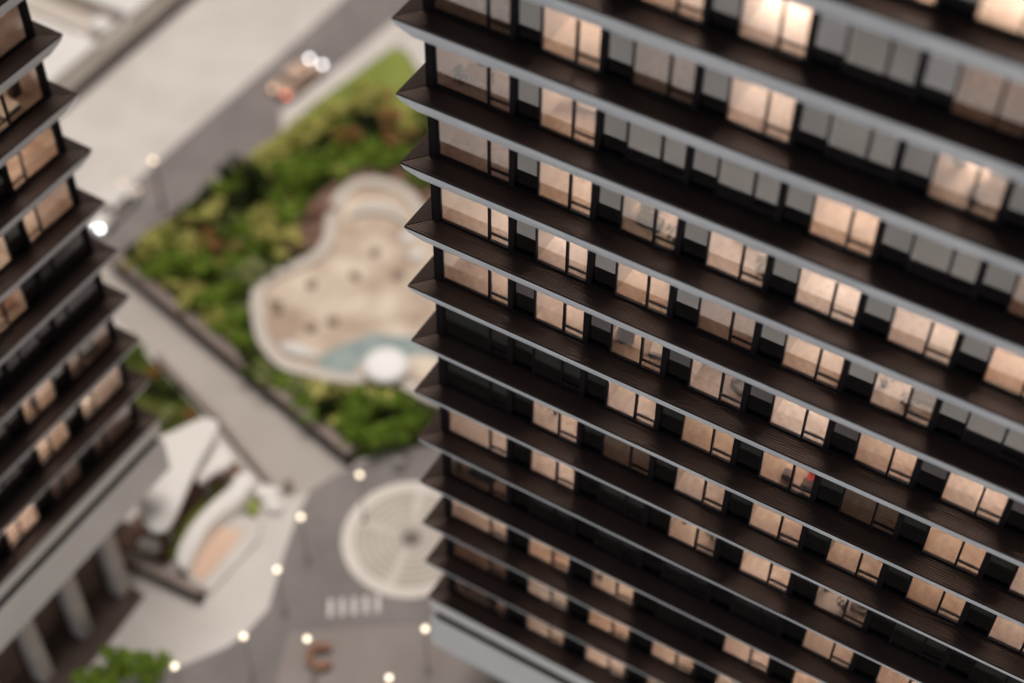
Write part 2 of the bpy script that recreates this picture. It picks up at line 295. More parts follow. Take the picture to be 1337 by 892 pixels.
def window_bm(x0, xm, xr, fx=0.06):
    """frame in bay coordinates: jambs, mullion, transom, sill, head"""
    f = MB(); y0, y1 = -0.025, 0.08
    f.box(x0 - fx, xr + .07, y0 - .006, y1, -0.14, -.001)
    f.box(x0 - fx, x0, y0, y1, 0.0, WT); f.box(xr, xr + 0.07, y0, y1, 0.0, WT); f.box(xm - 0.04, xm + 0.04, y0 - .012, y1 - .002, 0.0, WT)
    f.box(x0, xm - 0.04, y0 + .004, y1 - .004, 0.0, 0.03); f.box(xm + 0.04, xr, y0 + .004, y1 - .004, 0.0, 0.03)
    f.box(xm + 0.04, xr, y0 + .008, y1 - .008, 0.36, 0.40)
    f.box(x0, xm - 0.04, y0 + .004, y1 - .004, WT - .05, WT); f.box(xm + 0.04, xr, y0 + .004, y1 - .004, WT - .05, WT)
    return f
def room_bm(x0, x1, depth=2.9, top=1.91):
    b = MB(); a, c, y0, y1, z0 = x0 - .03, x1 + .03, 0.085, depth, 0.02
    b.face([(a, y0, z0), (c, y0, z0), (c, y1, z0), (a, y1, z0)], 1)
    b.face([(a, y1, z0), (c, y1, z0), (c, y1, top), (a, y1, top)]); b.face([(a, y0, z0), (a, y1, z0), (a, y1, top), (a, y0, top)])
    b.face([(c, y1, z0), (c, y0, z0), (c, y0, top), (c, y1, top)]); b.face([(a, y1, top), (c, y1, top), (c, y0, top), (a, y0, top)])
    return b
TOWERS = {}
def tower(name, label, loc, rz, flip, floors, bays, vis, zbase_floor, depth, key):
    """floors: list of storey indices (z = -H*k); vis: {(k, bay): state}; states  L lit, S soft, d dim, f faint, . dark"""
    W = X0 + bays * PITCH; root = empty(name, loc, label, 'tower', None, rz); fx = -1 if flip else 1
    def put(n, me, z=0, x=0, parent=root, y=0): return obj(n, me, parent, (fx * x, y, z))
    prof = ledge_profile()
    led = ring_from_profile(prof, W, depth, [1, 1, 0, 0, 0, 1]).mesh('ledge', ['under', 'black'], flip)
    ledb = ring_from_profile([(-0.15, -0.15), (D_, -0.235), (D_, -0.288), (D_ - 0.04, -0.36), (D_ - 0.16, -1.42), (-0.15, -1.42)], W, depth, [1, 1, 0, 0, 0, 1]).mesh('ledge', ['band', 'black'], flip)
    dkf = deck_side(W).mesh('deck', 'deck', flip)
    ds = deck_side(depth)                                            # side run, turned about the corner
    dks = MB(); dks.f = [f[::-1] for f in ds.f]; dks.mi = ds.mi; dks.v = [(y, x, z) for x, y, z in ds.v]; dks.uv = {k: v[::-1] for k, v in ds.uv.items()}; dks = dks.mesh('deck', 'deck', flip)
    post = MB().box(-0.065, 0.25, -0.07, 0.25, -.15, WT).mesh('corner_post', 'black', flip)
    sidew = MB().box(0.02, 0.10, 0.25, depth, 0, WT).mesh('side_window', 'darkglass_solid' if False else 'dark', flip)
    m0, mr = 1.222, 2.032
    B0 = 0.31
    wn = {0: window_bm(B0 - X0, m0, mr).mesh('window', 'black', flip), 1: window_bm(0, m0, mr).mesh('window', 'black', flip)}
    gl = lambda a, b_, z0, z1: MB().box(a - .012, b_ + .012, 0.012, 0.028, z0 - .012, z1 + .012).mesh('pane', 'glass', flip)
    big = {0: gl(B0 - X0, m0 - .04, .03, WT - .05), 1: gl(0, m0 - .04, .03, WT - .05)}
    nar = gl(m0 + .04, mr, .40, WT - .05); low = gl(m0 + .04, mr, .03, .36)
    pfr = MB().box(mr + .07, mr + .20, -0.03, 0.85, 0, WT).box(mr + .20, PITCH - .06, -0.02, 0.06, 0, 0.03).box(mr + .07, PITCH - .06, -0.024, 0.06, -.14, -.001)
    pfr.box(mr + .20, PITCH - .06, 0.85, 0.9, 0, WT).box(mr + .20, PITCH - .06, .06, .85, 0, 0.02).box(PITCH - .085, PITCH - .06, .08, .85, 0, WT)
    pfr = pfr.mesh('spandrel_panel', 'black', flip)
    pgl = MB().box(mr + .19, PITCH - .075, 0.11, 0.126, .012, WT).mesh('dark_pane', 'darkglass', flip)
    bl = {0: MB().box(B0 - X0, mr, 0.5, 0.54, 0, WT).box(B0 - X0, mr, .075, .5, 0, .02).mesh('unlit_backing', 'dark', flip), 1: MB().box(0, mr, 0.5, 0.54, 0, WT).box(0, mr, .075, .5, 0, .02).mesh('unlit_backing', 'dark', flip)}  # near-black sheet paints the darkness of an unlit room
    rooms = {0: room_bm(B0 - X0, mr).mesh('room', ['roomwall', 'roomfloor'], flip), 1: room_bm(0, mr).mesh('room', ['roomwall', 'roomfloor'], flip)}
    lamps = {}
    for st, mm in (('L', 'lamp_full'), ('S', 'lamp_soft'), ('d', 'lamp_dim'), ('f', 'lamp_faint')):
        for v, (xa, xb, za, zb_) in enumerate(((0.2, 1.8, .9, 1.5), (0.05, 1.1, .8, 1.6), (0.9, 1.95, .8, 1.6), (0.4, 1.6, 1.0, 1.6))):
            b = MB().box(xa, xb, 2.84, 2.88, za, zb_)
            xa, xb = ((.1, 1.95), (.1, 1.2), (.85, 1.95), (.4, 1.7))[v]; b.box(xa, xb, .62, .70, 1.87, 1.905)
            lamps[st, v] = b.mesh('light_panel', mm, flip)
    rnd = random.Random(11 if flip else 5)
    for k in floors:
        z = -H * k
        l = put('ledge', ledb if k == zbase_floor else led, z); put('deck', dkf, 0, 0, l); put('deck', dks, 0, 0, l)
        put('corner_post', post, z); put('side_window', sidew, z)
        for b_ in range(bays):
            t = 0 if b_ == 0 else 1; x = X0 + b_ * PITCH
            wo = put('window', wn[t], z, x); put('pane', big[t], 0, 0, wo); put('side_pane', nar, 0, 0, wo); put('lower_pane', low, 0, 0, wo)
            if b_ < bays - 1: sp = put('spandrel_panel', pfr, z, x); put('dark_pane', pgl, 0, 0, sp)
            st = vis.get((k, b_))
            if st is None: st = '.' if (k, b_) in vis or rnd.random() < 0.45 else 'S'
            if st == 'L' and rnd.random() < .22: st = 'S'
            if st == '.': put('unlit_backing', bl[t], z, x)
            else: r = put('room', rooms[t], z, x); put('light_panel', lamps[st, rnd.randrange(4)], 0, 0, r)
    ztop = -H * floors[0] + H; zb = -H * zbase_floor
    put('core_wall', MB().box(0.12, W - .05, 3.0, depth - .05, zb - 2.0, ztop).mesh('core_wall', 'dark', flip))
    put('side_wall', MB().box(W - 0.06, W, 0.25, 3.0, zb - 1.5, ztop).mesh('side_wall', 'dark', flip))
    l = put('ledge', led, ztop); put('deck', dkf, 0, 0, l); put('deck', dks, 0, 0, l)
    put('roof', MB().box(0, W, 0, depth, ztop - .06, ztop + 0.5).mesh('roof', 'cap', flip))
    # pale fascia below the lowest ledge: recess, band, open ground storey with columns
    put('recess', ring_from_profile([(0.05, -SL - UV_), (0.05, -2.2)], W, depth, [0], False).mesh('recess', 'dark', flip), zb)
    put('fascia_band', ring_from_profile([(0.0, -2.18), (0.60, -2.18), (0.61, -2.10), (0.70, -2.10), (0.72, -2.14), (0.72, -4.74), (0.70, -4.78), (-1.5, -4.78)], W, depth, [1, 1, 0, 0, 0, 0, 0], False).mesh('fascia_band', ['band', 'umber'], flip), zb)
    put('soffit', MB().box(-.6, W + .6, -.6, depth + .6, -4.76, -4.6).mesh('soffit', 'band', flip), zb)
    put('ground_storey_wall', MB().box(3.2, W - 2.2, 1.5, depth - 2.2, -11.6, -4.76).mesh('ground_storey_wall', 'umber', flip), zb)  # dark brown also stands in for the shade between the columns
    cm = MB().box(-.42, .42, -.42, .42, -11.6, -4.78).mesh('column', 'columnstone', flip)
    for b_ in range(1, bays + 1): put('column', cm, zb, 0.9 + b_ * PITCH, root, 0.3)
    def at(k, b_, x, y, z=0.02):
        v = Vector((fx * (X0 + b_ * PITCH + x), y, -H * k + z)); v.rotate(Matrix.Rotation(rz, 3, 'Z')); return v + Vector(loc)
    TOWERS[key] = dict(at=at, rz=rz, flip=flip, base=zbase_floor)
# state rows as read from the photograph: storey -> string, bay 0 at the corner
RV = {-2: 'SSLSLSSS', -1: 'SSSSSSSS', 0: 'LLSS.f.L', 1: 'fLfL.L.f', 2: 'dL..L.d.', 3: 'dLLLLLL.', 4: 'SLL d L L .'.replace(' ', ''), 5: 'SLLLLLLL', 6: '..LLLfLL', 7: '.LfSLLSL', 8: 'SL.SLS..', 9: 'd....LLL', 10: 'SLL.LLLS', 11: 'dSLLLL.L', 12: 'dSLLSL.S'}
vis = {}
for k, s_ in RV.items():
    for i, ch in enumerate(s_): vis[k, i] = ch
tower('dark_tower', 'large dark tower with lit windows and pale-edged ledges filling the right side', (0, 0, 0), 0, False, list(range(-2, 13)), 10, vis, 12, 15, 'R')
LV = {-3: '.S.', -2: 'd.S', -1: 'dSL', 0: 'dLS', 1: 'SLS', 2: 'S.L', 3: 'SLL', 4: '.LS', 5: '..L', 6: 'dS.', 7: 'SL.', 8: 'ffL'}
vis = {}
for k, s_ in LV.items():
    for i, ch in enumerate(s_): vis[k, i] = ch
tower('smaller_dark_tower', 'dark stepped-ledge tower cut off by the left edge, standing on pale columns', (-19.76, 0.50, -12.8), R(89.12), True, list(range(-3, 9)), 5, vis, 8, 12, 'L')

# ================================================================ furniture seen through the lit windows
def f_table(c='oak', w=.9, d=.55, h=.42):
    P = []; b = MB().box(-w / 2, w / 2, -d / 2, d / 2, h - .05, h); P.append(('table_top', b, c))
    for sx in (-1, 1):
        for sy in (-1, 1): P.append(('leg', MB().box(sx * (w / 2 - .06) - .025, sx * (w / 2 - .06) + .025, sy * (d / 2 - .06) - .025, sy * (d / 2 - .06) + .025, 0, h - .05), c))
    return P
def f_sofa(c='grey', w=1.1, d=.55):
    return [('seat', MB().box(-w / 2 + .1, w / 2 - .1, -d / 2, d / 2 - .14, .05, .24), c), ('backrest', MB().box(-w / 2, w / 2, d / 2 - .13, d / 2, .02, .5), c),
            ('armrest', MB().box(-w / 2, -w / 2 + .1, -d / 2, d / 2 - .14, .02, .34), c), ('armrest', MB().box(w / 2 - .1, w / 2, -d / 2, d / 2 - .14, .02, .34), c)]
def f_cabinet(c='oak', w=.5, d=.35, h=.7):
    return [('carcass', MB().box(-w / 2, w / 2, -d / 2 + .02, d / 2, .03, h), c), ('door', MB().box(-w / 2 + .02, -.01, -d / 2, -d / 2 + .02, .06, h - .03), c), ('door', MB().box(.01, w / 2 - .02, -d / 2, -d / 2 + .02, .06, h - .03), c)]
def f_bed(c='cream', w=.9, l=1.2):
    return [('frame', MB().box(-w / 2, w / 2, -l / 2, l / 2, .03, .16), 'darkwood'), ('mattress', MB().box(-w / 2 + .03, w / 2 - .03, -l / 2 + .03, l / 2 - .04, .16, .30), c), ('headboard', MB().box(-w / 2, w / 2, l / 2, l / 2 + .05, .03, .6), 'darkwood'), ('pillow', MB().box(-w / 3, w / 3, l / 2 - .35, l / 2 - .1, .30, .37), 'linen')]
def f_plant(c='greenleaf', h=.8):
    rn = random.Random(3); b = MB()
    for i in range(40):
        a = rn.uniform(0, 6.28); r = rn.uniform(.03, .26); z = rn.uniform(.3, h); x, y = r * math.cos(a), r * math.sin(a); s = .09
        b.face([(x, y, z), (x + s * math.cos(a + .5), y + s * math.sin(a + .5), z + .05), (x + 1.7 * s * math.cos(a), y + 1.7 * s * math.sin(a), z + .02), (x + s * math.cos(a - .5), y + s * math.sin(a - .5), z + .05)])
    return [('pot', MB().lathe([(.08, 0), (.11, .2), (.10, .2)], 12), 'darkwood'), ('stem', MB().lathe([(.015, .18), (.01, h * .8)], 6), 'darkwood'), ('leaves', b, c)]
def f_curtain(c='linen', w=1.0, h=1.6):
    b = MB(); n = 30
    for i in range(n):
        x0, x1 = -w / 2 + w * i / n, -w / 2 + w * (i + 1) / n; y0, y1 = .05 * math.sin(i * 1.25), .05 * math.sin((i + 1) * 1.25)
        b.face([(x0, y0, .05), (x1, y1, .05), (x1, y1, h), (x0, y0, h)]); b.face([(x1, y1 + .015, .05), (x0, y0 + .015, .05), (x0, y0 + .015, h), (x1, y1 + .015, h)])
    return [('cloth', b, c), ('rod', MB().box(-w / 2 - .05, w / 2 + .05, -.015, .015, h, h + .03), 'darkwood')]
def f_chair(c='darkwood'):
    P = [('seat', MB().box(-.16, .16, -.16, .16, .22, .26), c), ('backrest', MB().box(-.16, .16, .13, .16, .26, .56), c)]
    for sx in (-1, 1):
        for sy in (-1, 1): P.append(('leg', MB().box(sx * .14 - .015, sx * .14 + .015, sy * .14 - .015, sy * .14 + .015, 0, .22), c))
    return P
def f_lamp(c='shade_glow'):
    return [('stand', MB().lathe([(.09, 0), (.09, .03), (.02, .05), (.02, .62)], 12), 'darkwood'), ('lamp_shade', MB().lathe([(.20, .60), (.12, .86), (.11, .86)], 20), c)]
FB = dict(table=f_table, sofa=f_sofa, cabinet=f_cabinet, bed=f_bed, plant=f_plant, curtain=f_curtain, chair=f_chair, lamp=f_lamp)
CATN = dict(table='table', sofa='sofa', cabinet='cabinet', bed='bed', plant='plant', curtain='curtain', chair='chair', lamp='lamp')
ORD = ['first', 'second', 'third', 'fourth', 'fifth', 'sixth', 'seventh', 'eighth', 'ninth', 'tenth', 'eleventh', 'twelfth', 'thirteenth', 'fourteenth', 'fifteenth']
def furnish(tk, k, b_, kind, x, y, color, desc, rz=0.0, z=0.02, **kw):
    T = TOWERS[tk]; bay = 'corner window' if b_ == 0 else ORD[b_] + ' window from the corner'
    lab = f"{desc} in {bay}, {ORD[T['base'] - k]} storey, {'right' if tk == 'R' else 'left'} tower"
    nm = {'lamp': 'table_lamp', 'plant': 'potted_plant'}.get(kind, kind)
    r = empty(nm, T['at'](k, b_, x, y, z), lab, CATN[kind], 'furniture behind the lit windows', T['rz'] + (-rz if T['flip'] else rz))
    for n, bm, m in FB[kind](color, **kw): obj(n, bm.mesh(n, m, T['flip']), r)
furnish('R', 1, 0, 'table', 0.1, .9, 'cream', 'small pale table')
furnish('R', 1, 5, 'curtain', 0.3, 1.5, 'linen', 'pale folded curtain', w=.5); furnish('R', 1, 5, 'curtain', 1.6, 1.6, 'linen', 'narrow pale curtain', w=.7); furnish('R', 1, 5, 'plant', 1.25, .35, 'charcoal', 'dark bushy plant', h=.6)
furnish('R', 2, 0, 'table', .35, .75, 'oak', 'pale wooden table', w=1.0, d=.6, h=.5); furnish('R', 2, 0, 'chair', -.25, .6, 'charcoal', 'dark chair beside a table', 1.2); furnish('R', 2, 0, 'chair', .1, 1.25, 'charcoal', 'black chair behind a table', .1)
furnish('R', 2, 1, 'sofa', 1.1, 1.6, 'cream', 'cream sofa', w=1.3)
furnish('R', 3, 2, 'curtain', .55, 1.1, 'linen', 'gathered pale curtain', w=.8, h=1.65); furnish('R', 3, 2, 'plant', 1.85, .35, 'charcoal', 'dark leafy plant', h=.75); furnish('R', 3, 2, 'cabinet', .75, .7, 'olive', 'low olive cabinet', w=.9, h=.4)
furnish('R', 3, 3, 'cabinet', .95, 1.7, 'olive', 'olive grey sideboard', w=1.1, h=.45); furnish('R', 3, 3, 'chair', 1.6, .8, 'cream', 'pale chair', .6); furnish('R', 3, 3, 'plant', 1.85, .55, 'greenleaf', 'small dark green plant', h=.7)
furnish('R', 4, 1, 'lamp', 2.55, .58, 'shade_glow', 'glowing lamp behind dark panel', z=.45)
furnish('R', 4, 5, 'plant', .12, .9, 'greenleaf', 'tall green plant', h=1.1); furnish('R', 4, 5, 'plant', 1.15, .4, 'charcoal', 'dark plant by the mullion', h=.7); furnish('R', 4, 5, 'sofa', 1.55, 1.1, 'olive', 'olive sofa', w=.8)
furnish('R', 5, 2, 'cabinet', .25, .8, 'darkwood', 'dark wood cabinet', .5, h=.8); furnish('R', 5, 2, 'bed', 1.6, 1.2, 'cream', 'white bed', .2)
furnish('R', 5, 3, 'table', .8, 1.7, 'darkwood', 'long dark table', w=1.1); furnish('R', 5, 3, 'sofa', 1.65, .9, 'grey', 'grey armchair', 1.2, w=.6)
furnish('R', 6, 4, 'chair', 1.75, .75, 'red', 'bright red chair'); furnish('R', 6, 4, 'cabinet', 1.75, .45, 'grey', 'low grey cabinet under red chair', w=.45, h=.25); furnish('R', 6, 4, 'cabinet', .95, .45, 'grey', 'small grey chest', w=.4, h=.35)
furnish('R', 7, 1, 'plant', .55, .9, 'greenleaf', 'spreading dark plant', h=1.0)
furnish('R', 8, 3, 'lamp', .3, .9, 'shade_glow', 'small glowing lamp'); furnish('R', 8, 3, 'plant', 1.6, .8, 'olive', 'olive plant', h=.8)
furnish('R', 8, 5, 'plant', .15, .9, 'olive', 'pale olive plant', h=1.1); furnish('R', 8, 5, 'plant', 1.05, .45, 'charcoal', 'dark plant near the middle', h=.8); furnish('R', 8, 5, 'sofa', 1.6, .8, 'grey', 'dark grey armchair', w=.6)
furnish('R', 9, 0, 'sofa', .45, .7, 'charcoal', 'long charcoal sofa', w=1.2); furnish('R', 9, 0, 'curtain', -.6, .3, 'olive', 'short olive curtain', w=.35)
furnish('R', 10, 2, 'plant', .12, .5, 'charcoal', 'dark plant in a corner', h=1.0)
furnish('R', 12, 0, 'chair', -.35, .5, 'darkwood', 'brown chair left of two sofas', .4); furnish('R', 12, 0, 'sofa', .25, .6, 'oak', 'tan sofa', w=.6); furnish('R', 12, 0, 'sofa', 1.0, .6, 'darkwood', 'dark brown sofa', w=.55)
furnish('L', 1, 0, 'bed', .7, .9, 'cream', 'cream bed', w=1.0); furnish('L', 1, 0, 'cabinet', -.3, 1.1, 'darkwood', 'tall dark cabinet', h=1.0)
furnish('L', 4, 1, 'sofa', .6, .9, 'oak', 'tan sofa', w=1.0); furnish('L', 4, 1, 'chair', 1.5, .7, 'charcoal', 'black chair', .5)
furnish('L', 6, 0, 'cabinet', .2, .6, 'darkwood', 'dark low cabinet', w=.9, h=.6); furnish('L', 6, 1, 'chair', 1.1, .5, 'charcoal', 'dark chair', .8)
furnish('L', 6, 1, 'lamp', 2.55, .58, 'shade_glow', 'glowing lamp beyond the window', z=.45); furnish('L', 7, 1, 'lamp', 2.5, .58, 'shade_glow', 'small lit lamp', z=.6)

# ================================================================ street lamps
globe = MB(); prof = [(max(.002, .16 * math.sin(math.pi * i / 10)), 4.6 - .16 * math.cos(math.pi * i / 10)) for i in range(11)]
gm = MB().lathe(prof, 16).mesh('globe', 'globe', smooth=True)
gm2 = MB().lathe(prof, 16).mesh('globe', 'globe_dim', smooth=True)
pm = MB().lathe([(.08, .3), (.05, 1.2), (.032, 4.38), (.09, 4.40), (.09, 4.46)], 12).mesh('pole', 'pole'); bm_ = MB().lathe([(.17, 0), (.17, .22), (.11, .32)], 14).mesh('base', 'pole')
pm2 = MB().lathe([(.11, .3), (.09, 1.2), (.07, 4.38), (.10, 4.40), (.10, 4.46)], 12).mesh('pole', 'umber')
LP = [(-37.3, 21.9, 'street lamp with a dimmer globe beside the street and green garden'), (-10.86, 7.45, 'lit lamp globe at the end of the garden path above the ringed circle'), (-12.04, 3.38, 'lit lamp globe at the path corner right of the pavilions'),
      (-11.14, -0.1, 'lit lamp globe midway along the pale plaza edge'), (-10.23, -4.36, 'lit lamp globe at the lower tip of the pale plaza'), (-12.24, -7.61, 'lit lamp globe beside the green bush by the left tower'),
      (-7.28, -2.77, 'lit lamp globe just above the curved brown bench'), (-2.28, 0.91, 'lit lamp globe touching the pale base of the dark tower'), (-2.32, -2.49, 'lit lamp globe lowest in view between bench and dark tower')]
for x, y, lab in LP:
    r = empty('street_lamp', (x, y, G0), lab, 'street lamp', 'street lamps'); obj('globe', gm if x > -30 else gm2, r); obj('pole', pm if x > -30 else pm2, r); obj('base', bm_, r)

# ================================================================ cars
def car(loc, rz, paint, label, tail):
    r = empty('parked_car', loc, label, 'car', 'cars on the street', rz)
    L, W2 = 2.15, 0.88
    side = [(-L, .32), (-L, .72), (-L + .12, .86), (-1.25, .92), (-.85, 1.38), (.35, 1.42), (.95, .95), (1.75, .82), (L, .66), (L, .30)]
    b = MB(); n = len(side); tw = lambda z: W2 if z < .95 else W2 - .16 * (z - .95) / .45
    v = [(x, -tw(z), z) for x, z in side] + [(x, tw(z), z) for x, z in side]
    b.mesh_add(v, [list(range(n)), list(range(2 * n - 1, n - 1, -1))] + [((i + 1) % n, i, n + i, n + (i + 1) % n) for i in range(n)])
    obj('body', b.mesh('body', paint), r)
    for s in (-1, 1):
        y = s * (W2 - .02); yt = s * (W2 - .145)
        q = [(-1.12, y * 1.0 + s * .01, .98), (-.80, yt + s * .02, 1.33), (.30, yt + s * .02, 1.36), (.78, y + s * .01, .99)]
        obj('side_window', MB().face(q if s < 0 else q[::-1]).mesh('side_window', 'carglass'), r)
        for x in (-1.35, 1.35):
            wb = MB(); nn = 16; vv = [(x + .31 * math.cos(2 * math.pi * i / nn), s * (W2 - .2), .31 + .31 * math.sin(2 * math.pi * i / nn)) for i in range(nn)] + [(x + .31 * math.cos(2 * math.pi * i / nn), s * (W2 + .02), .31 + .31 * math.sin(2 * math.pi * i / nn)) for i in range(nn)]
            wb.mesh_add(vv, [list(range(nn)), list(range(nn, 2 * nn))[::-1]] + [(i, (i + 1) % nn, nn + (i + 1) % nn, nn + i) for i in range(nn)]); obj('wheel', wb.mesh('wheel', 'tyre'), r)
        obj('headlight', MB().box(L - .10, L + .03, s * .62 - .13, s * .62 + .13, .60, .76).mesh('headlight', 'headlight'), r)
        obj('taillight', MB().box(-L - .03, -L + .08, s * .66 - .12, s * .66 + .12, .64, .80).mesh('taillight', tail[0] if s < 0 else tail[1]), r)
    obj('windscreen', MB().face([(.37, -.70, 1.40), (.95, -.80, .965), (.95, .80, .965), (.37, .70, 1.40)]).mesh('windscreen', 'carglass'), r)
    obj('rear_window', MB().face([(-1.27, .80, .935), (-1.27, -.80, .935), (-.87, -.70, 1.385), (-.87, .70, 1.385)]).mesh('rear_window', 'carglass'), r)
car((-36.95, 37.5, G0 + .03), R(86), 'tan_car', 'tan car with headlights lit driving along the street', ('taillight', 'orangelight'))
car((-40.0, 19.8, G0 + .03), R(-87), 'white_car', 'white car on the street beside the left tower', ('orangelight', 'orangelight'))

# ================================================================ walls, pavilions, benches
def wall_thing(name, a, b, h, th, capw, label, m='deepbrown', capm='cap', z=0):
    a, b = Vector(a), Vector(b); d = b - a; L = d.length; rz = math.atan2(d.y, d.x)
    r = empty(name, (a.x, a.y, G0 + z), label, 'wall', None, rz)
    obj('wall_body', MB().box(0, L, -th / 2, th / 2, 0, h).mesh('wall_body', m), r)
    n = max(1, int(L / 2.4))
    for i in range(n): obj('coping', MB().box(L * i / n + .02, L * (i + 1) / n - .02, -capw / 2, capw / 2, h, h + .09).mesh('coping', capm), r)
wall_thing('retaining_wall', (-36.6, 15.85), (-13.75, 10.4), 1.35, .46, .62, 'long dark retaining wall between the garden and beige path')
wall_thing('path_kerb_wall', (-29.13, 10.95), (-22.6, 8.8), .5, .25, .3, 'low dark kerb wall along the planting bed by the left tower')
wall_thing('path_edge_wall', (-22.5, 8.75), (-16.35, 6.3), .5, .25, .3, 'low brown wall between the white canopies and the path')
wall_thing('terrace_wall', (-22.0, -2.2), (-15.6, -1.75), .9, .35, .5, 'dark low wall under the pavilions facing the pale plaza')
def pavilion(name, poly, z0, z1, m, label, cat='canopy', legs=()):
    cx = sum(p[0] for p in poly) / len(poly); cyy = sum(p[1] for p in poly) / len(poly); r = empty(name, (cx, cyy, G0), label, cat)
    q = [(x - cx, y - cyy) for x, y in poly]; b = MB(); q2 = inset(q, .1)
    b.prism(q, z0, z1 - .06); b.prism(q2, z1 - .059, z1)
    obj('roof_slab', b.mesh('roof_slab', m), r)
    for x, y in legs: obj('post', MB().lathe([(.12, 0), (.12, z0)], 10, x - cx, y - cyy).mesh('post', 'pole'), r)
pavilion('wing_canopy', spline([(-22.9, 3.5), (-22.2, 5.0), (-21.6, 6.2), (-20.9, 6.75), (-20.25, 6.5), (-19.95, 5.6), (-19.6, 3.9), (-19.2, 2.4), (-18.65, .7), (-18.4, -.55), (-18.9, -1.15), (-19.9, -.95), (-20.9, -.1), (-22.2, 1.5)], 4), 3.6, 4.0, 'white', 'large white wing-shaped canopy roof partly behind the left tower', legs=((-21.5, 4.5), (-19.9, 4.5), (-19.3, .2), (-21, 1.2)))
pavilion('small_canopy', spline([(-20.48, 6.17), (-18.81, 5.7), (-18.6, 5.0), (-19.05, 4.1), (-19.25, 3.3), (-19.75, 3.5), (-20.1, 4.8)], 4), 2.7, 3.0, 'white', 'small white canopy right beside the large wing canopy', legs=((-19.2, 5.2), (-19.8, 5.6), (-19.4, 3.8)))
pavilion('curved_seat_wall', spline([(-17.42, 5.7), (-18.1, 6.0), (-18.55, 5.5), (-18.4, 4.7), (-18.62, 3.1), (-18.65, 1.1), (-18.32, -.32), (-17.75, -1.1), (-17.15, -1.05), (-17.32, -.3), (-17.7, 1.31), (-17.7, 2.6), (-17.3, 4.2)], 4), 0.05, 1.5, 'white', 'white crescent wall curving round the terracotta terrace', 'wall')
slab('terrace_base', [(-18.6, 2.6), (-18.1, 3.5), (-15.9, 4.2), (-15.3, 3.1), (-15.5, -1.2), (-17.24, -1.25), (-18.05, .68)], 0.36, 'stone', 0.4, **ST)
slab('terrace_floor', [(-18.0, 2.3), (-16.4, 3.1), (-16.2, 2.1), (-16.25, -.97), (-17.4, -.8), (-17.75, .46)], 0.42, 'pink', 0.1, **ST)
slab('pavilion_shade', [(-22.3, 7.6), (-18.6, 6.6), (-18.9, -1.0), (-22.6, -1.4)], 0.10, 'soil', 0.2, **ST)  # brown patch paints the shade between the canopies
slab('green_strip', spline([(-19.3, 5.6), (-19.1, 4.4), (-19.25, 1.7), (-18.8, -.2), (-19.35, -.3), (-19.75, 1.9), (-19.8, 4.2)], 4), 0.38, 'lawn', 0.3, **ST)
slab('green_corner', [(-18.0, 4.7), (-16.5, 4.2), (-16.6, 5.0), (-17.4, 5.4)], 0.38, 'lawn', 0.3, **ST)
for i, (x, y, w_, lab) in enumerate(((-16.7, 5.9, .55, 'white seat block at the end of the low path wall'), (-15.9, 5.4, .45, 'white seat block nearest the plaza lamp'), (-20.4, -.6, .5, 'white boulder-like block under the large wing canopy'))):
    b = MB().prism(spline([(-w_, -w_ * .7), (w_, -w_ * .7), (w_, w_ * .7), (-w_, w_ * .7)], 5), 0, .55); b.prism(inset(spline([(-w_, -w_ * .7), (w_, -w_ * .7), (w_, w_ * .7), (-w_, w_ * .7)], 5), .05), .55, .6)
    obj('seat_block', b.mesh('seat_block', 'white'), None, (x, y, G0 + .06), .3, label=lab, category='seat', group='white seat blocks')
# C-shaped brown bench on the plaza
r = empty('curved_bench', (-7.75, -1.45, G0), 'brown C-shaped bench standing on the grey plaza', 'bench')
a0, a1 = R(75), R(355); n = 18
for i in range(n):
    A, B = a0 + (a1 - a0) * i / n + .012, a0 + (a1 - a0) * (i + 1) / n - .012
    P = lambda rr, a: (rr * math.cos(a), rr * math.sin(a)); obj('slat', MB().prism([P(.42, A), P(.86, A), P(.86, B), P(.42, B)], .40, .48).mesh('slat', 'benchwood'), r)
b = MB()
for i in range(n):
    A, B = a0 + (a1 - a0) * i / n, a0 + (a1 - a0) * (i + 1) / n; b.prism([P(.48, A), P(.80, A), P(.80, B), P(.48, B)], .03, .395)
obj('plinth', b.mesh('plinth', 'umber'), r)
# small sculpture ball and bollard
obj('ball_sculpture', MB().lathe([(.25, 0), (.25, .12), (.10, .14)] + [(max(.01, .36 * math.sin(math.pi * (i + 1) / 12)), .5 - .36 * math.cos(math.pi * (i + 1) / 12)) for i in range(11)], 18).mesh('ball_sculpture', 'asphalt2', smooth=True), None, (-11.2, 11.8, G0 + .03), label='small grey ball sculpture on the tarmac near the garden', category='sculpture')
obj('path_bollard', MB().lathe([(.28, 0), (.28, .75), (.22, .85), (.06, .88)], 14).mesh('path_bollard', 'cap'), None, (-15.95, 6.95, G0 + .06), label='short brown bollard where the path meets the plaza', category='bollard')

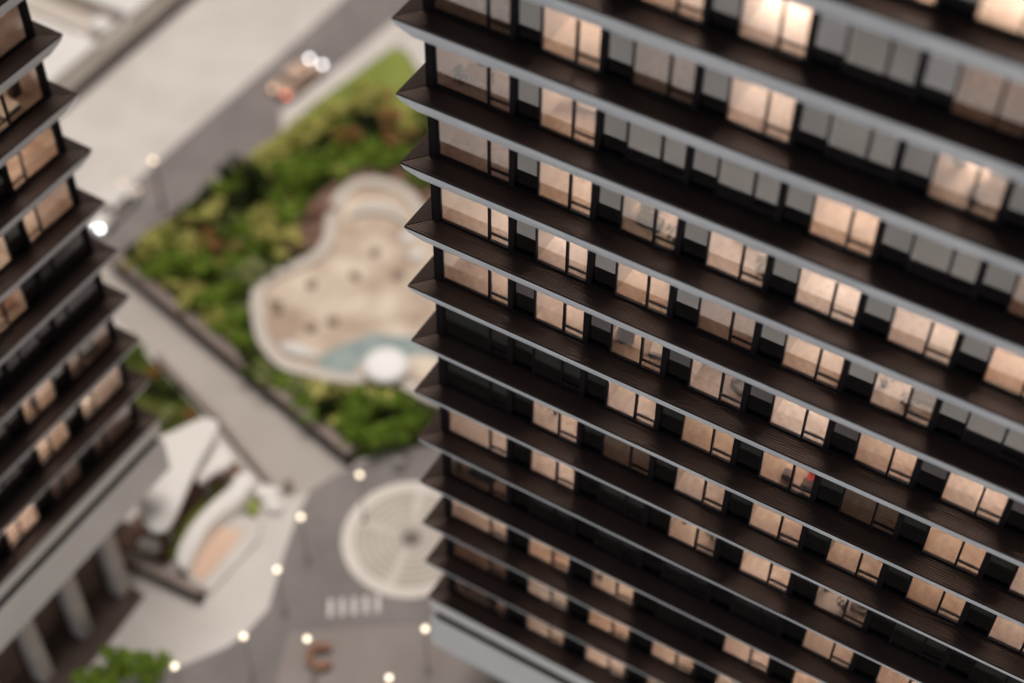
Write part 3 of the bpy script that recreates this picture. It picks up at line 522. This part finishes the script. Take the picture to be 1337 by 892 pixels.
# lagoon furniture
r = empty('round_parasol', (-15.35, 16.7, G0 + 1.2), 'large white round parasol beside the lagoon water', 'parasol')
obj('canopy', MB().lathe([(1.43, .80), (1.45, .85), (1.0, 1.0), (.5, 1.08), (.05, 1.12)], 36).mesh('canopy', 'brightwhite', smooth=True), r); obj('pole', MB().lathe([(.06, 0), (.06, .85)], 10).mesh('pole', 'pole'), r)
def blob(name, loc, a, b_, h, m, label, cat, rz=0, group=None, seed=1):
    rn = random.Random(seed); mb = MB(); n = 14; rad = [1 + rn.uniform(-.14, .14) for _ in range(n)]; prof = [(1, 0), (1.02, .35), (.85, .72), (.5, .95), (.1, 1)]; v = []
    for rr, z in prof: v += [(a * rr * rad[i] * math.cos(2 * math.pi * i / n), b_ * rr * rad[i] * math.sin(2 * math.pi * i / n), h * z) for i in range(n)]
    f = [(k * n + i, k * n + (i + 1) % n, (k + 1) * n + (i + 1) % n, (k + 1) * n + i) for k in range(4) for i in range(n)] + [[4 * n + i for i in range(n)]]
    pr = dict(label=label, category=cat)
    if group: pr['group'] = group
    return obj(name, mb.mesh_add(v, f).mesh(name, m, smooth=True), None, loc, rz, **pr)
blob('lounge_slab', (-21.1, 15.35, G0 + 1.1), 1.35, .5, .5, 'white', 'long white lounge slab on the sand left of the water', 'lounger', R(8), None, 2)
BL = ['right one of the two brown boulders close together at the left of the sand', 'brown boulder on the sand just above the water', 'brown boulder on the sand above the white lounge slab', 'brown boulder on the sand near the notch of the rim', 'brown boulder in the middle of the sandy lagoon', 'left one of the two brown boulders close together near the rim', 'brown boulder on the sand beside the dark tower edge', 'uppermost brown boulder below the crescent bench']
for i, (x, y) in enumerate([(-24.35, 17.55), (-20.69, 18.58), (-21.57, 17.45), (-23.72, 20.51), (-21.77, 22.63), (-24.75, 17.93), (-19.34, 24.16), (-21.8, 25.13)]):
    blob('boulder', (x, y, G0 + 1.1), .42, .34, .35, 'boulder', BL[i], 'boulder', i * .7, 'boulders on the sand', i)
for i, (x, y, lab) in enumerate([(-20.6, 27.3, 'upper pale rock on the sand beside the dark tower edge'), (-19.2, 26.2, 'lower pale rock on the sand beside the dark tower edge')]): blob('pale_rock', (x, y, G0 + 1.1), .55, .5, .45, 'white', lab, 'rock', i, 'pale rocks on the sand', 20 + i)
arc = [(-25.0, 26.9), (-24.6, 27.9), (-23.6, 28.6), (-22.4, 28.7), (-21.3, 28.2)]; ac = spline(arc, 6, False); o_ = []; i_ = []
for i, p in enumerate(ac):
    t = (Vector(ac[min(i + 1, len(ac) - 1)]) - Vector(ac[max(i - 1, 0)])).normalized(); hw = .42 * math.sin(math.pi * (i + 1) / (len(ac) + 1)) + .05; o_.append((p[0] - t.y * hw, p[1] + t.x * hw)); i_.append((p[0] + t.y * hw, p[1] - t.x * hw))
obj('curved_sand_bench', MB().prism(o_ + i_[::-1], G0 + 1.0, G0 + 1.5).mesh('curved_sand_bench', 'rim'), label='pale crescent bench inside the top of the sandy lagoon', category='bench')

# low block beyond the street
r = empty('low_block', (-50, 25, G0), 'long low pale block beyond the street behind the left tower', 'building')
obj('wall', MB().box(-14, 0, -60, 5.9, .95, 3.0).box(-14, 0, 9.6, 50, .95, 3.0).box(-14, -1.9, 5.9, 9.6, .2, 1.6).mesh('wall', 'facade'), r)
obj('plinth', MB().box(-14, .12, -60, 50, 0.02, .95).mesh('plinth', 'deepbrown'), r)
obj('base_recess', MB().box(-14, -.75, -60, 50, 0.0, .8).mesh('base_recess', 'dark'), r)
obj('link_wall', MB().box(-.45, -.02, 5.9, 9.6, .95, 2.6).mesh('link_wall', 'facade'), r)
obj('roof', MB().box(-14.1, .08, -60, 5.9, 3.0, 3.2).mesh('roof', 'white'), r); obj('roof', MB().box(-14.1, .08, 9.6, 50, 3.0, 3.2).mesh('roof', 'white'), r)
obj('roof_light', MB().box(-2.4, -.8, 7.4, 8.9, 1.6, 2.7).mesh('roof_light', 'white'), r); obj('courtyard_wall', MB().box(-9, -3.0, 6.0, 7.2, 0.3, 2.0).mesh('courtyard_wall', 'umber'), r)

# ================================================================ shrubs
def crown_mesh(kind, seed):
    rn = random.Random(seed); b = MB()
    lobes = [(rn.gauss(0, .48), rn.gauss(0, .48), rn.uniform(.3, 1.25), rn.uniform(.18, .48)) for _ in range(11)]
    for i in range(760):
        lx, ly, lz, lr = lobes[i % 11]; d = Vector((rn.gauss(0, 1), rn.gauss(0, 1), rn.gauss(0, 1))).normalized(); p = Vector((lx, ly, lz)) + d * lr * rn.uniform(.45, 1.15)
        if p.z < .12: p.z = .12 + rn.random() * .1
        t = d.orthogonal().normalized(); t.rotate(Matrix.Rotation(rn.uniform(0, 6.28), 3, d)); u = d.cross(t); nrm = (d + Vector((rn.gauss(0, .45), rn.gauss(0, .45), rn.gauss(0, .45)))).normalized(); t = (t - nrm * t.dot(nrm)).normalized(); u = nrm.cross(t)
        s = rn.uniform(.07, .14); b.face([p - t * s * 1.4, p - u * s * .6 + nrm * .02, p + t * s * 1.4, p + u * s * .6 + nrm * .02])
    return b.mesh('crown', 'leaf' + kind)
CR = {(k, v): crown_mesh(k, v * 7 + 1 + ord(k)) for k in LEAF for v in range(4)}
tk = MB().lathe([(.07, -.1), (.05, .35), (.03, .8)], 8); 
for i in range(4):
    a = i * 1.6; x, y = .35 * math.cos(a), .35 * math.sin(a); tk.mesh_add([(-.02, 0, .4), (.02, 0, .4), (0, .03, .4), (x, y, .95)], [(0, 1, 3), (1, 2, 3), (2, 0, 3)])
TR = tk.mesh('trunk', 'bark')
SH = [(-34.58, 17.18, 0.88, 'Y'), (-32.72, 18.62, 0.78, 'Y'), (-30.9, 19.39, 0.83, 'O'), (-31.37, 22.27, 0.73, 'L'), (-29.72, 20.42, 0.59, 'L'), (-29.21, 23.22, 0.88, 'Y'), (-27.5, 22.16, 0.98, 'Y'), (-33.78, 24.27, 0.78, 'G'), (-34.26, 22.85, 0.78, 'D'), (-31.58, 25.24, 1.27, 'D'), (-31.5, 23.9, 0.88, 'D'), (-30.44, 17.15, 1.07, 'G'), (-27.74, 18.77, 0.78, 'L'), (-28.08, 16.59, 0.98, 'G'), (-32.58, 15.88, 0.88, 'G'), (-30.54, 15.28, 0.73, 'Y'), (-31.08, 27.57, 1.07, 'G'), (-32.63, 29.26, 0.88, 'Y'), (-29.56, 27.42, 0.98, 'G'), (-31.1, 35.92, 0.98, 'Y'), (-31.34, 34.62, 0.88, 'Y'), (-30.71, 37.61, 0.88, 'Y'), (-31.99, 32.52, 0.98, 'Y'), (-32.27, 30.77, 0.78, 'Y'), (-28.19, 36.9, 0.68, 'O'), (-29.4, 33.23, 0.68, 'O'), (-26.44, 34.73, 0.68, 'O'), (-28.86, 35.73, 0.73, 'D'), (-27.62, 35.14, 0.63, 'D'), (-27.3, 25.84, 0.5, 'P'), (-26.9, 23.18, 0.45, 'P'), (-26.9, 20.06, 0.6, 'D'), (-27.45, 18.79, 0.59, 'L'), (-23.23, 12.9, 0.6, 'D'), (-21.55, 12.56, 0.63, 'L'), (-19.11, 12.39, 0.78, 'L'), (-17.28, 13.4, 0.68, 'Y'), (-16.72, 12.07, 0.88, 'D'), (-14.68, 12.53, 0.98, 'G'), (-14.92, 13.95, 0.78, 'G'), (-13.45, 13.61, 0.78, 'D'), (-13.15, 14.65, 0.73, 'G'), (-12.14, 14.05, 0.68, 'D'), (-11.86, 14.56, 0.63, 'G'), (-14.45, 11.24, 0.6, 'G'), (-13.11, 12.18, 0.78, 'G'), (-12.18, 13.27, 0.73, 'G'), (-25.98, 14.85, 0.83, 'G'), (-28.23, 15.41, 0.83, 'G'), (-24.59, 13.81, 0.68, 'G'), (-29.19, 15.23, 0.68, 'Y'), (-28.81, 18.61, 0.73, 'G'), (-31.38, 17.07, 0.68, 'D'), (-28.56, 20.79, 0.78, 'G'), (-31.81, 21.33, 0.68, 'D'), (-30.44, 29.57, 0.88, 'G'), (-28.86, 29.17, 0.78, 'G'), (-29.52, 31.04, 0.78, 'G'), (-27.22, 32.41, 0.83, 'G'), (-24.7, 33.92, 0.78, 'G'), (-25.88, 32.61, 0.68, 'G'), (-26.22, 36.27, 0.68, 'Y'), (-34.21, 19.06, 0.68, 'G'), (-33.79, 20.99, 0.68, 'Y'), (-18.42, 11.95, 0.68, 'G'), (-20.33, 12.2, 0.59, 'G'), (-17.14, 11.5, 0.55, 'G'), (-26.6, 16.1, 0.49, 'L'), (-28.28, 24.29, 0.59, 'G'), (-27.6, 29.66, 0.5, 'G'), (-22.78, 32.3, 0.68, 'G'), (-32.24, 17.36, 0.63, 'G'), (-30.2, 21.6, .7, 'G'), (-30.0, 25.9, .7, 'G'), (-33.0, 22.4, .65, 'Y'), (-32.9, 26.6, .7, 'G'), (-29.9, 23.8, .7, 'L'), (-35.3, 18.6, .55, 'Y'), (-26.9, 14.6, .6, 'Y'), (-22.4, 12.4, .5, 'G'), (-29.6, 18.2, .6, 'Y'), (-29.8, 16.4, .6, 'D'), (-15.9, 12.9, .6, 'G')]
NAME = {'Y': ('yellow green shrub', 'along the street side and gaps of the garden'), 'G': ('mid green shrub', 'packed into the garden around the sandy lagoon'), 'D': ('shade-dark green shrub', 'in the deep shade of the garden'), 'L': ('pale green shrub', 'among darker shrubs in the garden'), 'O': ('orange brown shrub', 'in the green garden'), 'P': ('pinkish shrub', 'on brown soil left of the lagoon')}
rn = random.Random(8)
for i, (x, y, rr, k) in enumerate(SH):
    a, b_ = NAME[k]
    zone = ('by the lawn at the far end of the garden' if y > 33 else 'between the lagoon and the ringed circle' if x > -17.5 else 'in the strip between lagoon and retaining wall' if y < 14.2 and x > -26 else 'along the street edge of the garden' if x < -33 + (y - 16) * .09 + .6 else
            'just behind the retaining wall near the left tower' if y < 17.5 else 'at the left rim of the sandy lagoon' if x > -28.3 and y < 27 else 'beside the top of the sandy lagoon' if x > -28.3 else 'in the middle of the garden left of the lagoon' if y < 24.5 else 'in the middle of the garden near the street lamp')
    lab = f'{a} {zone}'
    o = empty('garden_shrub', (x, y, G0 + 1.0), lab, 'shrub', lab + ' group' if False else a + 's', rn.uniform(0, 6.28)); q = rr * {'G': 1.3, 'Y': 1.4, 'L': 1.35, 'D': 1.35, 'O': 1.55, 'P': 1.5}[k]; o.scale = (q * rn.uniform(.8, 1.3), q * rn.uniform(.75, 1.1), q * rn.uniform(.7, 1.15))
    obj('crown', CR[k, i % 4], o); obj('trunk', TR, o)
for x, y, rr, k, lab in [(-31.3, 11.0, .6, 'G', 'green shrub in the bed beyond the left tower'), (-30.2, 10.6, .6, 'G', 'green shrub in the bed beyond the left tower'), (-28.4, 9.9, .5, 'O', 'orange brown shrub in the bed beside the left tower'), (-26.4, 8.9, .5, 'D', 'dark shrub in the bed beside the left tower'), (-25.4, 7.3, .6, 'L', 'pale shrub next to the large wing canopy'), (-24.4, 8.2, .45, 'O', 'orange brown shrub between wing canopy and path'), (-27.6, 8.6, .6, 'D', 'dark shrub in the bed beside the left tower'),
                        (-16.6, -7.4, 1.5, 'G', 'large green bush at the foot of the left tower columns'), (-15.2, -6.9, 1.0, 'G', 'smaller green bush beside the lamp at the left tower'), (-17.0, -9.3, 1.2, 'G', 'green bush lowest in view under the left tower')]:
    o = empty('bed_shrub', (x, y, G0 + .1), lab, 'shrub', 'shrubs by the left tower', rn.uniform(0, 6.28)); o.scale = (rr,) * 3
    obj('crown', CR[k, rn.randrange(3)], o); obj('trunk', TR, o)

# low ground cover filling the garden bed between the shrubs
def inside(p, poly):
    c = False; n = len(poly)
    for i in range(n):
        (x0, y0), (x1, y1) = poly[i], poly[i - 1]
        if (y0 > p[1]) != (y1 > p[1]) and p[0] < (x1 - x0) * (p[1] - y0) / (y1 - y0) + x0: c = not c
    return c
from mathutils import noise
BED = [(-36.2, 16.5), (-34.0, 31.8), (-33.7, 35.9), (-33.2, 38.0), (-29.0, 38.5), (-26, 38.0), (-20, 33), (-14, 26), (-9.9, 15.4), (-11.4, 13.7), (-13.95, 11.0)]
SOIL = [(-27.0, 21.4), (-28.6, 23.4), (-28.2, 29.5), (-26.6, 32.6), (-23.5, 33.2), (-20.5, 31.6), (-25, 24)]; OUT = inset(LAG, -0.15); b = MB(); rn = random.Random(21); n = 0
while n < 9000:
    x, y = rn.uniform(-37, -9), rn.uniform(10.5, 39)
    if not inside((x, y), BED) or inside((x, y), OUT) or inside((x, y), SOIL) or (inside((x, y), LAWN) and rn.random() < .8): continue
    n += 1; v = noise.noise(Vector((x * .55, y * .55, 3.1))); v2 = noise.noise(Vector((x * .35, y * .35, 9.7)))
    z = G0 + 1.0 + max(.05, .5 + .7 * v) * rn.random(); s_ = rn.uniform(.10, .20); a = rn.uniform(0, 6.28); t = Vector((math.cos(a), math.sin(a), rn.uniform(-.4, .4))); u = Vector((-math.sin(a), math.cos(a), rn.uniform(-.4, .4))); p = Vector((x, y, z))
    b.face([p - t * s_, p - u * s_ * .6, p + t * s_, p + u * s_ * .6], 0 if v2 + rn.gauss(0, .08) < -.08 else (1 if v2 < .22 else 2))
obj('ground_cover', b.mesh('ground_cover', ['leafD', 'leafG', 'leafY']), kind='stuff', label='low mixed green ground cover filling the garden between the shrubs', category='ground cover')
